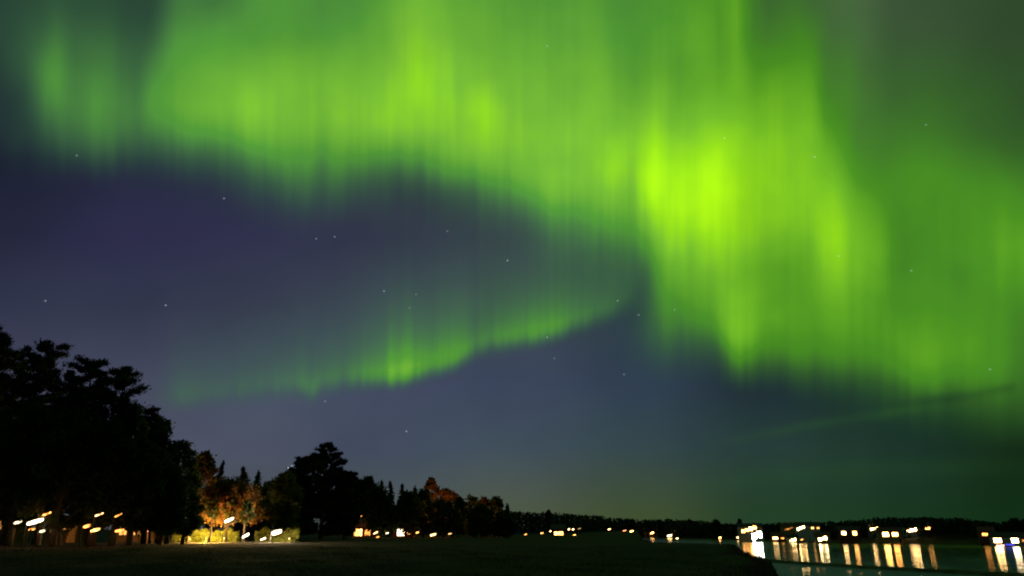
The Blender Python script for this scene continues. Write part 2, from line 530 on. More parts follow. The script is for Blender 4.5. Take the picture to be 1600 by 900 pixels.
def height(px, py):
    px = np.asarray(px, float); py = np.asarray(py, float)
    ins, dn, df = lake(px, py)
    und = 0.05 * np.sin(px * 0.31 + py * 0.17) + 0.04 * np.sin(px * 0.13 - py * 0.23 + 1.3) + 0.03 * np.sin(px * 0.9 + 2.0) * np.sin(py * 0.7)
    und = und * sstep(np.hypot(px, py), 4, 20)
    land = 0.0 + und
    # far shore rises from the water
    far = WZ + 0.25 + np.minimum(0.075 * df, 7.5)
    az = px / np.maximum(py, 1.0)
    fm = sstep(az, 0.16, 0.27) * sstep(py, 190, 230)
    z = land * (1 - fm) + far * fm
    # beyond the field, gentle rise in the distance
    z = z + sstep(py, 320, 1200) * 4.0 * (1 - fm)
    bed = np.where(df < dn, WZ - np.minimum(0.08 * df, 2.5) + 0.25 * np.exp(-df / 3.0), -np.minimum(2.2 * dn, 7.5))
    return np.where(ins, bed, z)


def hz(x, y):
    return float(height(np.array([x]), np.array([y]))[0])


angs = np.concatenate([np.arange(-180, -46, 3.0), np.arange(-46, 10, 0.5), np.arange(10, 46, 0.14), np.arange(46, 180, 3.0)])
angs = np.radians(angs)
rad = np.concatenate([[0.01, 1, 2, 4], np.geomspace(6, 140, 110), np.geomspace(143, 1400, 120), np.geomspace(1600, 9000, 10)])
AA, RR = np.meshgrid(angs, rad)
gx, gy = RR * np.sin(AA), RR * np.cos(AA)
gz = height(gx, gy)
na, nr = len(angs), len(rad)
verts = np.stack([gx, gy, gz], -1).reshape(-1, 3)
i, j = np.meshgrid(np.arange(nr - 1), np.arange(na), indexing='ij')
j2 = (j + 1) % na
faces = np.stack([i * na + j, i * na + j2, (i + 1) * na + j2, (i + 1) * na + j], -1).reshape(-1, 4)
gm = bpy.data.materials.new('grass_ground')
gm.use_nodes = True
t = NT(gm.node_tree)
gm.node_tree.nodes.clear()
co = t.node('ShaderNodeTexCoord').outputs['Object']
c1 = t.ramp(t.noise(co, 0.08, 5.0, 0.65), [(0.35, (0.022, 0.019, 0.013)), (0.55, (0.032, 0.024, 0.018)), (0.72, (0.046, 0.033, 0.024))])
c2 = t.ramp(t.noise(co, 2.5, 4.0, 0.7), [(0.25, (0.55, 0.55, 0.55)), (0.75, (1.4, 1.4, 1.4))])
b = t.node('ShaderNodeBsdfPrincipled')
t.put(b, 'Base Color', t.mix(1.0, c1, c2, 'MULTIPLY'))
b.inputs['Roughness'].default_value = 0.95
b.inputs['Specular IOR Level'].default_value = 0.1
bp = t.node('ShaderNodeBump')
bp.inputs['Strength'].default_value = 0.8
bp.inputs['Distance'].default_value = 0.12
t.put(bp, 'Height', t.noise(co, 3.0, 5.0, 0.7))
t.put(b, 'Normal', bp.outputs[0])
o = t.node('ShaderNodeOutputMaterial')
gm.node_tree.links.new(b.outputs[0], o.inputs[0])
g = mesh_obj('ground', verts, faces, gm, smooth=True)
tag(g, kind='structure')

# lake water
wm = bpy.data.materials.new('lake_water')
wm.use_nodes = True
t = NT(wm.node_tree)
wm.node_tree.nodes.clear()
co = t.node('ShaderNodeTexCoord').outputs['Object']
mp = t.node('ShaderNodeMapping')
t.put(mp, 0, co)
mp.inputs['Scale'].default_value = (0.35, 1.0, 1.0)
b = t.node('ShaderNodeBsdfPrincipled')
b.inputs['Base Color'].default_value = (0.003, 0.005, 0.005, 1)
b.inputs['IOR'].default_value = 1.33
sy = t.node('ShaderNodeSeparateXYZ')
t.put(sy, 0, co)
mp2 = t.node('ShaderNodeMapping')
t.put(mp2, 0, co)
mp2.inputs['Scale'].default_value = (0.22, 0.055, 1.0)
patch = t.noise(mp2.outputs[0], 1.0, 3.0, 0.65)
t.put(b, 'Roughness', t.m('ADD', t.m('ADD', t.rng(sy.outputs[1], 112.0, 150.0, 0.045, 0.09), t.rng(sy.outputs[1], 300.0, 340.0, 0.0, 0.05)), t.rng(patch, 0.35, 0.65, -0.035, 0.05)))
bp = t.node('ShaderNodeBump')
t.put(bp, 'Strength', t.rng(sy.outputs[1], 112.0, 150.0, 0.05, 0.35))
bp.inputs['Distance'].default_value = 0.08
t.put(bp, 'Height', t.noise(mp.outputs[0], 0.55, 4.0, 0.65))
t.put(b, 'Normal', bp.outputs[0])
o = t.node('ShaderNodeOutputMaterial')
wm.node_tree.links.new(b.outputs[0], o.inputs[0])
lx0, lx1, ly0, ly1 = 6.0, 640.0, 12.0, 900.0
w_ = mesh_obj('lake_water', [(lx0, ly0, WZ), (lx1, ly0, WZ), (lx1, ly1, WZ), (lx0, ly1, WZ)], [(0, 1, 2, 3)], wm)
tag(w_, kind='structure')

# low dark spit running out into the lake
sp_px = [(1150, 866.5), (1185, 872), (1215, 875.5), (1250, 878), (1300, 881), (1350, 884.2), (1400, 887), (1450, 889.5), (1520, 893), (1600, 897), (1680, 901), (1750, 904)]
bankm = mat('bank_earth', (0.028, 0.026, 0.018), 0.95, 0.4, 0.6)
vs, fs = [], []
rr = random.Random(5)
cen = [onz(X, Y + 2.0, WZ) for X, Y in sp_px]
fine = []
for k in range(len(cen) - 1):
    for q in range(8):
        fine.append(cen[k].lerp(cen[k + 1], q / 8.0))
fine.append(cen[-1])
prof = [(-4.2, -0.7), (-3.2, 0.02), (-2.0, 0.22), (-0.4, 0.34), (1.2, 0.28), (2.6, 0.05), (3.6, -0.7)]
for k, p in enumerate(fine):
    d = (fine[min(k + 1, len(fine) - 1)] - fine[max(k - 1, 0)]).normalized()
    nrm = Vector((-d.y, d.x, 0))
    for u, h in prof:
        q = p + nrm * (u * rr.uniform(0.85, 1.2))
        vs.append((q.x, q.y, WZ + (h * rr.uniform(0.7, 1.35) if h > 0 else h)))
m_ = len(prof)
for k in range(len(fine) - 1):
    fs += [(k * m_ + q, k * m_ + q + 1, (k + 1) * m_ + q + 1, (k + 1) * m_ + q) for q in range(m_ - 1)]
sp = mesh_obj('bank', vs, fs, bankm)
tag(sp, kind='structure')


# reeds along the near shore and on the spit, and rough grass on the field
def blades(name, pts, hs, wd, lean, material, label, cat):
    rng = np.random.default_rng(len(pts))
    n = len(pts)
    d = rng.normal(size=(n, 3)) * lean
    d[:, 2] = 1
    d *= hs[:, None]
    sd = rng.normal(size=(n, 3)); sd[:, 2] = 0
    sd /= np.linalg.norm(sd, axis=1, keepdims=True)
    sd *= wd[:, None]
    v = np.stack([pts - sd, pts + sd, pts + d], 1).reshape(-1, 3)
    me = bpy.data.meshes.new(name)
    me.vertices.add(n * 3)
    me.vertices.foreach_set('co', v.reshape(-1).astype(np.float32))
    me.loops.add(n * 3)
    me.loops.foreach_set('vertex_index', np.arange(n * 3, dtype=np.int32))
    me.polygons.add(n)
    me.polygons.foreach_set('loop_start', np.arange(0, n * 3, 3, dtype=np.int32))
    me.polygons.foreach_set('loop_total', np.full(n, 3, dtype=np.int32))
    me.materials.append(material)
    me.update(calc_edges=True)
    return tag(link(bpy.data.objects.new(name, me)), label, cat, None, 'stuff')


rg = np.random.default_rng(8)
ed = []
for k in range(1, 2 + len(near_px)):
    a, b_ = np.array(poly[k]), np.array(poly[k + 1]) if k + 1 < 2 + len(near_px) else np.array(poly[k])
    ln = np.hypot(*(b_ - a))
    if ln < 0.1:
        continue
    m = int(ln * 45)
    t_ = rg.random(m)[:, None]
    ed.append(a + (b_ - a) * t_ + rg.normal(size=(m, 2)) * 0.45 + np.array([-0.35, -0.1]))
ed = np.concatenate(ed)
clump = 0.5 + 0.5 * np.sin(ed[:, 0] * 1.7 + ed[:, 1] * .9) * np.sin(ed[:, 0] * .6 - ed[:, 1] * .45 + 1)
ez = np.maximum(height(ed[:, 0], ed[:, 1]), -1.2)
dist = np.hypot(ed[:, 0], ed[:, 1])
blades('reeds', np.column_stack([ed, ez - 0.05]), (0.12 + 0.5 * clump) * rg.uniform(.4, 1.1, len(ed)) * np.clip(45 / dist, .25, .9), 0.012 + 0.0003 * dist, 0.22,
       mat('dry_reeds', (0.045, 0.04, 0.022), 0.9, 0.4, 0.7), 'dark reeds fringing the near shore where the field meets the lake', 'reeds')
nG = 90000
ga = np.radians(rg.uniform(-38, 38, nG)); gr = np.exp(rg.uniform(np.log(18), np.log(95), nG))
gp = np.column_stack([gr * np.sin(ga), gr * np.cos(ga)])
gh = height(gp[:, 0], gp[:, 1])
tuft = 0.5 + 0.5 * np.sin(gp[:, 0] * .8 + 1.3 * np.sin(gp[:, 1] * .5)) * np.sin(gp[:, 1] * .37 + gp[:, 0] * .21)
keep = (gh > -0.3) & (rg.random(nG) < 0.25 + 0.75 * tuft)
gp, gh, tf, gr = gp[keep], gh[keep], tuft[keep], gr[keep]
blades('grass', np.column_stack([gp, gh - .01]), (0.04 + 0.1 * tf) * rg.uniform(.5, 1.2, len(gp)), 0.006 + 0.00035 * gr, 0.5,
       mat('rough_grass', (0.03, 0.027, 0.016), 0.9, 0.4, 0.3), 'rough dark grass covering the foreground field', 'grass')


# ------------------------------------------------------------------ trees
def card_mesh(name, P0, D0, L, Wd, material, parent):
    """many small leaf or needle sprays: one rhomb per point"""
    n = len(P0)
    rng = np.random.default_rng(n)
    D0 = D0 / np.linalg.norm(D0, axis=1, keepdims=True)
    rv = rng.normal(size=(n, 3))
    S0 = np.cross(D0, rv)
    S0 /= np.linalg.norm(S0, axis=1, keepdims=True) + 1e-9
    L = np.asarray(L).reshape(-1, 1); Wd = np.asarray(Wd).reshape(-1, 1)
    v = np.empty((n, 4, 3))
    v[:, 0] = P0 - D0 * L * 0.5
    v[:, 1] = P0 + S0 * Wd * 0.5
    v[:, 2] = P0 + D0 * L * 0.5
    v[:, 3] = P0 - S0 * Wd * 0.5
    me = bpy.data.meshes.new(name)
    me.vertices.add(n * 4)
    me.vertices.foreach_set('co', v.reshape(-1).astype(np.float32))
    me.loops.add(n * 4)
    me.loops.foreach_set('vertex_index', np.arange(n * 4, dtype=np.int32))
    me.polygons.add(n)
    me.polygons.foreach_set('loop_start', np.arange(0, n * 4, 4, dtype=np.int32))
    me.polygons.foreach_set('loop_total', np.full(n, 4, dtype=np.int32))
    me.materials.append(material)
    me.update(calc_edges=True)
    me.validate()
    return link(bpy.data.objects.new(name, me), parent)


def clumps(rng, centres, rad, per, flat, up):
    """scatter sprays through ellipsoid clumps; returns positions and directions"""
    n = len(centres)
    q = rng.normal(size=(n, per, 3))
    q /= np.linalg.norm(q, axis=2, keepdims=True)
    r = rng.random((n, per, 1)) ** 0.45
    off = q * r * np.asarray(rad).reshape(n, 1, 1)
    off[:, :, 2] *= flat
    stray = 1.0 + 0.95 * (rng.random((n, per, 1)) < 0.22) * rng.random((n, per, 1))
    pos = centres[:, None, :] + off * stray
    d = q * 0.8 + rng.normal(size=q.shape) * 0.45
    d[:, :, 2] += up
    return pos.reshape(-1, 3), d.reshape(-1, 3)


SPECIES = {'pine': ('pine_tree', 'pine'), 'spruce': ('spruce_tree', 'spruce'), 'broad': ('broadleaf_tree', 'tree')}


def tree(kind, X, Y, D, hw, seed, label, group, base=0.12, material=None, lean=0.0, shape=None, dens=1.0, name=None, cl=1.0):
    """a tree whose top is seen at photo pixel X,Y, standing D metres north; hw = half crown width in photo pixels"""
    rng = np.random.default_rng(seed)
    top = at(X, Y, D)
    z0 = hz(top.x, D)
    H = top.z - z0
    Rm = hw / F * D * 1.06
    nm, cat = SPECIES[kind]
    root = empty(name or nm, (top.x, D, z0 - 0.05))
    tag(root, label, cat, group)
    tr = MB()
    leaf = material or {'pine': NEEDLE, 'spruce': SPRUCE, 'broad': LEAF}[kind]
    sz = max(1.0, D / 110.0)                 # sprays no finer than the picture resolves
    wob = rng.normal(size=(6, 2)) * 0.012 * H
    wob[0] = 0; wob[-1] *= 0.3
    hs = np.linspace(0, H * 0.98, 6)
    axis = lambda h: np.array([np.interp(h, hs, wob[:, 0]), np.interp(h, hs, wob[:, 1]), h])
    r0 = 0.016 * H + 0.06
    tr.tube([axis(h) for h in hs], [r0 * 1.35, r0, r0 * 0.85, r0 * 0.62, r0 * 0.38, 0.03], 8)
    cen, rads = [], []
    if kind == 'pine':
        shape = shape or [(0, .55), (.25, .95), (.5, 1.0), (.75, .8), (.92, .5), (1, .22)]
        nb = int(74 * dens)
        for k in range(nb):
            f = (k + rng.random()) / nb
            h = H * (base + (0.985 - base) * f)
            az = k * 2.4 + rng.normal() * 0.4
            ln = Rm * np.interp(f, *zip(*shape)) * rng.uniform(0.62, 1.12)
            rise = rng.uniform(-0.05, 0.3) + 0.25 * f
            o = axis(h)
            d = np.array([math.cos(az), math.sin(az), rise])
            tip = o + d * ln
            mid = o + d * ln * 0.5 + np.array([0, 0, -0.05 * ln])
            tr.tube([o, mid, tip], [r0 * 0.3 * (1 - 0.7 * f), r0 * 0.2 * (1 - 0.7 * f), 0.025], 4)
            m = int(3 + 2.2 * ln)
            for q in range(m):
                u = rng.uniform(0.3, 1.0) if q else 1.0
                p = o + d * ln * u + rng.normal(size=3) * np.array([.22, .22, .1]) * (0.3 + 0.25 * ln * u)
                cen.append(p); rads.append(rng.uniform(0.7, 1.35) * (0.55 + 0.1 * ln) * (1.1 - 0.3 * f) * cl)
        cen.append(axis(H * 0.985)); rads.append(0.7)
        cen, rads = np.array(cen), np.array(rads)
        pos, dr = clumps(rng, cen, rads * sz ** 0.4, int(60 / sz ** 0.8), 0.62, 0.5)
        L, Wd = rng.uniform(0.3, 0.7, len(pos)) * sz, rng.uniform(0.1, 0.2, len(pos)) * sz
    elif kind == 'spruce':
        shape = shape or [(0, .9), (.15, 1.0), (.5, .66), (.8, .32), (1, .04)]
        P0, D1 = [], []
        nb = int(150 * dens)
        for k in range(nb):
            f = (k + rng.random()) / nb
            h = H * (base + (0.99 - base) * f)
            az = k * 2.4 + rng.normal() * 0.5
            ln = Rm * np.interp(f, *zip(*shape)) * rng.uniform(0.6, 1.18)
            o = axis(h)
            d = np.array([math.cos(az), math.sin(az), rng.uniform(-0.4, -0.05) + 0.45 * f])
            if k % 3 == 0:
                tr.tube([o, o + d * ln * 0.85], [r0 * 0.16, 0.02], 4)
            m = int(max(8, 26 * ln / sz))
            u = rng.uniform(0.1, 1.0, m)
            p = o + d * ln * u[:, None] + rng.normal(size=(m, 3)) * np.array([.2, .2, .12]) * (0.35 + 0.16 * ln)
            p[:, 2] -= 0.12 * ln * u ** 2
            dd = np.tile(d, (m, 1)) + rng.normal(size=(m, 3)) * 0.55
            dd[:, 2] -= 0.35 * (1 - f)
            P0.append(p); D1.append(dd)
        m = 26
        P0.append(axis(H * 0.96) + rng.normal(size=(m, 3)) * np.array([.12, .12, .03 * H])); D1.append(np.tile([0, 0, 1.0], (m, 1)) + rng.normal(size=(m, 3)) * 0.3)
        pos, dr = np.concatenate(P0), np.concatenate(D1)
        L, Wd = rng.uniform(0.35, 0.8, len(pos)) * sz, rng.uniform(0.12, 0.24, len(pos)) * sz
    else:
        shape = shape or [(0, .5), (.2, .92), (.45, 1.0), (.7, .86), (.9, .52), (1, .15)]
        nb = int(64 * dens)
        for k in range(nb):
            f = ((k + rng.random()) / nb) ** 0.9
            h = H * (base + (0.96 - base) * f)
            az = k * 2.4 + rng.normal() * 0.5
            ln = Rm * np.interp(f, *zip(*shape)) * rng.uniform(0.35, 1.04)
            d = np.array([math.cos(az), math.sin(az), 0])
            c = axis(h) + d * ln
            cen.append(c); rads.append(rng.uniform(0.2, 0.36) * min(Rm, H * 0.4))
            if k % 2 == 0:
                hb = max(h - ln * 0.8 - 0.05 * H, H * base * 0.7)
                o = axis(hb)
                tr.tube([o, (o + c) * 0.5 + np.array([0, 0, 0.06 * ln]), c], [r0 * 0.32 * (1 - .6 * f), r0 * 0.18 * (1 - .6 * f), 0.03], 4)
        cen, rads = np.array(cen), np.array(rads)
        pos, dr = clumps(rng, cen, rads, int(150 * (hw / 40.0) ** 0.5 / sz ** 0.5), 0.8, 0.05)
        L, Wd = rng.uniform(0.25, 0.55, len(pos)) * sz, rng.uniform(0.2, 0.42, len(pos)) * sz
    tr.build('trunk', PINEBARK if kind == 'pine' else BARK, root, True)
    card_mesh('crown', pos, dr, L, Wd, leaf, root)
    return root


FRONT = 'dark trees of the grove at the left edge'
tree('pine', -28, 500, 106, 62, 1, 'tall dark pine cut off by the left edge of the picture', FRONT)
tree('pine', 3, 519, 101, 40, 2, 'tallest pointed pine top at the left edge of the picture', FRONT)
tree('pine', 40, 543, 108, 38, 3, 'dark pine with a low shoulder between the edge pine and the round-topped pine', FRONT)
tree('pine', 77, 536, 99, 30, 4, 'dark pine with a full rounded knob of a top, second peak from the left', FRONT,
     shape=[(0, .9), (.25, 1.2), (.5, 1.1), (.75, .95), (.92, .8), (1, .5)])
tree('pine', 112, 580, 104, 34, 5, 'lower dark pine filling the dip left of the flat-topped pine', FRONT)
tree('pine', 147, 562, 96, 44, 6, 'pine with a flat open top of spreading twigs, sky showing through', FRONT, dens=.8,
     shape=[(0, .8), (.25, 1.1), (.5, 1.0), (.75, .85), (.9, .6), (1, .45)])
tree('pine', 190, 574, 100, 40, 7, 'pine with ragged limbs reaching right into the clear sky', FRONT, dens=.85,
     shape=[(0, .9), (.3, 1.1), (.6, .95), (.8, .9), (.93, .65), (1, .3)])
tree('pine', 238, 636, 103, 22, 8, 'thin twiggy treetop just right of the ragged pine', FRONT, dens=.7)
tree('broad', 256, 651, 107, 30, 9, 'dark tree with a small round head halfway down the slope of the grove', FRONT, base=.15)
tree('broad', 285, 687, 110, 30, 10, 'dark round-headed tree lowest on the right slope of the grove', FRONT, base=.15)
LOW = 'lower trees inside the dark grove'
for k, (X, Y, D, hw, sd, lab) in enumerate([
        (-5, 640, 95, 55, 21, 'dark lower tree under the pointed edge pine'),
        (62, 630, 94, 52, 22, 'dark lower tree under the round-topped pine'),
        (125, 640, 93, 52, 23, 'dark lower tree under the flat-topped pine'),
        (180, 655, 95, 45, 24, 'dark lower tree directly under the trunk of the ragged-limbed pine'),
        (214, 628, 97, 24, 28, 'dark lower tree filling the notch under the reaching right-hand limbs of the ragged pine'),
        (228, 690, 98, 38, 25, 'dark lower tree under the thin twiggy treetop'),
        (268, 725, 102, 34, 26, 'dark lower tree under the round heads on the right slope'),
        (300, 742, 106, 22, 27, 'smallest dark tree at the right foot of the grove')]):
    tree('broad', X, Y, D, hw, sd, lab, LOW, base=.16, dens=1.1)

MID = 'trees around the lamplit gardens'
tree('broad', 320, 704, 142, 24, 31, 'brownish lamplit tree rising just right of the dark grove', MID, material=AUTUMN, base=.2)
tree('spruce', 349, 722, 155, 16, 32, 'slender dark spruce tip right of the brownish tree', MID)
tree('spruce', 381, 729, 158, 24, 33, 'broad dark spruce in the middle of the lamplit group', MID)
tree('spruce', 404, 737, 162, 18, 34, 'shorter spruce right of the broad spruce', MID)
tree('broad', 425, 752, 160, 24, 35, 'dark low tree left of the olive-green pine', MID, base=.15)
tree('pine', 450, 738, 150, 20, 36, 'small olive-green pine directly under the bright star', MID, material=YELLOWLEAF)
tree('broad', 362, 750, 132, 50, 37, 'wide tree with orange lamplit underside above the white street lamp', MID, material=AUTUMN, base=.36,
     shape=[(0, .85), (.2, 1.0), (.45, 1.0), (.7, .8), (.9, .5), (1, .2)])
tree('pine', 472, 716, 182, 24, 38, 'dark shoulder tree on the left flank of the big lone conifer', MID, cl=.65)
tree('pine', 513, 692, 178, 46, 39, 'big dark broad-coned conifer standing out alone in the middle of the tree line', MID, base=.05, dens=1.15, cl=.62,
     shape=[(0, 1.0), (.2, 1.1), (.45, .95), (.7, .66), (.88, .36), (1, .1)])
tree('pine', 545, 738, 186, 22, 40, 'dark tree against the right flank of the big lone conifer', MID, base=.08, cl=.65)

LINE = 'trees of the receding tree line in the centre'
for (kind, X, Y, hw, sd, m, lab) in [
        ('pine', 576, 746, 18, 51, None, 'first dark tree right of the big lone conifer and its flanks'),
        ('spruce', 597, 752, 13, 52, None, 'pointed spruce, second of the receding tree line'),
        ('spruce', 610, 752, 13, 53, None, 'pointed spruce above the orange-lit house, third of the tree line'),
        ('spruce', 628, 757, 12, 54, None, 'narrow spruce above the bright white window, fourth of the tree line'),
        ('spruce', 648, 761, 15, 55, None, 'dark spruce just left of the orange treetops'),
        ('broad', 664, 764, 17, 56, None, 'dark round tree hugging the tall orange tree from the left'),
        ('broad', 675, 744, 13, 57, AUTUMN, 'tall narrow orange-lit autumn tree, highest of the orange tops'),
        ('broad', 697, 763, 15, 58, AUTUMN, 'orange-lit autumn tree just right of the tallest orange one'),
        ('broad', 709, 769, 13, 59, AUTUMN, 'dull orange autumn tree beside the dark round one'),
        ('broad', 717, 777, 15, 60, None, 'dark round tree right of the two joined orange trees'),
        ('broad', 739, 776, 14, 61, None, 'dark tree left of the lone dull orange top'),
        ('broad', 757, 777, 13, 62, AUTUMN, 'dull orange treetop wedged between two dark trees near the end of the line'),
        ('broad', 773, 776, 15, 63, None, 'dark rounded tree ending the tall part of the tree line'),
        ('spruce', 793, 789, 6, 64, None, 'tiny spruce tip standing alone where the tree line drops'),
        ('broad', 592, 761, 25, 65, None, 'dark lower tree in front of the pointed spruces'),
        ('broad', 638, 768, 25, 66, None, 'dark lower tree in front of the narrow spruce and its neighbour'),
        ('broad', 694, 782, 24, 67, None, 'dark lower tree under the joined orange tops'),
        ('broad', 752, 789, 22, 68, None, 'dark lower tree under the lone dull orange top'),
        ('broad', 788, 803, 18, 69, None, 'dark low bush-like tree under the tiny spruce tip')]:
    D = {AUTUMN: 250}.get(m, 232 + (sd * 7) % 13)
    if sd >= 65:
        D = 220 + sd % 5
    tree(kind, X, Y, D, hw, sd, lab, LINE, base=.1 if m is None else .2, material=m, dens=.7)

# ------------------------------------------------------------------ far woods on the skyline
SKY = [(600, 792), (790, 797), (820, 800), (860, 800), (920, 805), (980, 811), (1000, 813), (1030, 811), (1080, 811), (1100, 814), (1130, 818), (1180, 818.5), (1220, 817), (1250, 818),
       (1280, 816), (1310, 815), (1350, 811), (1370, 809), (1440, 808), (1500, 810), (1550, 816), (1570, 818), (1580, 813), (1600, 810), (1700, 808), (2200, 804)]
DIST = [(600, 420), (800, 430), (900, 520), (1000, 900), (1060, 780), (1100, 720), (1200, 570), (1300, 480), (1400, 450), (1600, 420), (1700, 410), (2200, 400)]


def woods(name, x0, x1, n, seed, label=None):
    rng = np.random.default_rng(seed)
    P0, D0, L, Wd = [], [], [], []
    for k in range(n):
        X = x0 + (x1 - x0) * (k + rng.random()) / n
        row = k % 4
        D = np.interp(X, *zip(*DIST)) + row * 16 + rng.uniform(0, 14)
        Y = np.interp(X, *zip(*SKY)) + rng.exponential(2.6) - 1.2 + (0, 2.0, 1.0, 0)[row]
        p = at(X, Y, D)
        z0 = hz(p.x, D)
        H = p.z - z0
        if H < 3:
            continue
        spr = rng.random() < 0.45
        m = 90
        f = rng.random(m)
        if spr:
            r = 0.19 * H * (1.02 - f) * rng.uniform(0.5, 1.1, m)
        else:
            r = 0.3 * H * np.sqrt(np.maximum(0.02, 1 - (2 * f - 1.05) ** 2)) * rng.uniform(0.3, 1.05, m)
        az = rng.random(m) * 6.283
        P0.append(np.stack([p.x + r * np.cos(az), D + r * np.sin(az), z0 + H * (0.06 + 0.92 * f)], -1))
        d = np.stack([np.cos(az), np.sin(az), rng.normal(size=m) * 0.6 + (0.4 if spr else 0)], -1)
        D0.append(d)
        s = D / 450.0
        L.append(rng.uniform(0.9, 2.0, m) * s); Wd.append(rng.uniform(0.6, 1.2, m) * s)
    o = card_mesh(name, np.concatenate(P0), np.concatenate(D0), np.concatenate(L), np.concatenate(Wd), mat('far_woods', (0.03, 0.04, 0.018), 0.8, 0.5, 0.05), None)
    return o


wd = woods('woods', 560, 2200, 1270, 77)
tag(wd, 'dark distant woods forming the low skyline along the far shore', 'woods', None, 'stuff')
FAR = 'single trees standing above the far woods'
for (X, Y, D, hw, sd, lab) in [(1155, 810.5, 610, 4, 81, 'lone small tree poking above the far woods left of the brightest shore light'),
                               (857, 796.5, 460, 4, 82, 'small treetop sticking out of the descending skyline right of the tree line'),
                               (1583, 811, 415, 14, 83, 'dark tree clump on the skyline at the right edge above the white and blue lights'),
                               (1118, 812, 660, 7, 84, 'rounded treetop on the skyline left of the lone small tree')]:
    tree('broad', X, Y, D, hw, sd, lab, FAR, base=.25, dens=.5)

# ------------------------------------------------------------------ hedges lit by the lamps
def hedge(X0, X1, Ytop, D, thick, seed, label, material):
    rng = np.random.default_rng(seed)
    a, b_ = at(X0, Ytop, D), at(X1, Ytop, D)
    cx = (a.x + b_.x) / 2
    z0 = hz(cx, D)
    H = a.z - z0
    root = empty('hedge', (cx, D, z0 - 0.05))
    tag(root, label, 'hedge', 'lamplit hedges behind the trunks')
    ln = (b_.x - a.x) / 2
    n = int(1500 * ln)
    x = rng.uniform(-ln, ln, n)
    hh = H * (0.82 + 0.12 * np.sin(x * 1.3 + seed) + 0.1 * np.sin(x * 3.1 + 2))
    z = rng.random(n) ** 0.8 * hh
    y = rng.choice([-1, 1], n) * thick * 0.5 * (0.75 + 0.25 * rng.random(n) + 0.15 * np.sin(x * 2.3 + z * 3))
    topm = rng.random(n) < 0.25
    z[topm] = hh[topm]; y[topm] = rng.uniform(-.5, .5, topm.sum()) * thick
    pos = np.stack([x, y, z], -1)
    d = np.stack([rng.normal(size=n), np.sign(y) * 0.8, rng.normal(size=n) * 0.7 + 0.4], -1)
    card_mesh('foliage', pos, d, rng.uniform(.15, .36, n), rng.uniform(.12, .24, n), material, root)
    for k in range(int(ln * 1.2)):
        xx = rng.uniform(-ln, ln)
        MB().tube([(xx, 0, 0), (xx + rng.normal() * .1, 0, H * .5), (xx + rng.normal() * .25, 0, H * .8)], [.05, .035, .02], 5).build('stem', BARK, root)
    return root


hedge(274, 374, 825, 131, 1.2, 3, 'long yellow-green hedge glowing behind the dark trunks, left of the white lamps', YELLOWLEAF)
hedge(402, 468, 824, 131, 1.2, 4, 'cream-lit hedge behind the bright white lamp, ending sharply at its right', YELLOWLEAF)

# young trunks in front of the gardens, each a small tree whose crown merges with the grove
TR = 'slim lamplit trunks under the grove'
for (X, Y, D, hw, sd, lab) in [(243, 735, 112, 12, 91, 'slim orange-lit trunk, leftmost of the three close trunks under the grove'),
                               (251, 740, 112, 12, 92, 'slim orange-lit trunk, middle of the three close trunks under the grove'),
                               (261, 742, 113, 12, 93, 'slim orange-lit trunk, rightmost of the three close trunks under the grove'),
                               (304, 764, 127, 9, 94, 'dark slim tree whose trunk stands before the left end of the yellow hedge'),
                               (336, 772, 127, 9, 95, 'dark slim tree whose trunk crosses the yellow hedge, left of the brightest patch'),
                               (362, 776, 127, 9, 96, 'dark slim tree whose trunk crosses the yellow hedge, right of the brightest patch'),
                               (388, 780, 127, 9, 97, 'dark slim tree whose trunk stands at the right end of the yellow hedge')]:
    tree('broad', X, Y, D, hw, sd, lab, TR, base=.5, dens=.35, material=None)


# ------------------------------------------------------------------ lamps
def point(parent, loc, col, watt, size=0.15):
    l = bpy.data.lights.new('lamp_light', 'POINT')
    l.energy = watt
    l.color = col
    l.shadow_soft_size = size
    o = bpy.data.objects.new('lamp_light', l)
    o.location = loc
    link(o, parent)


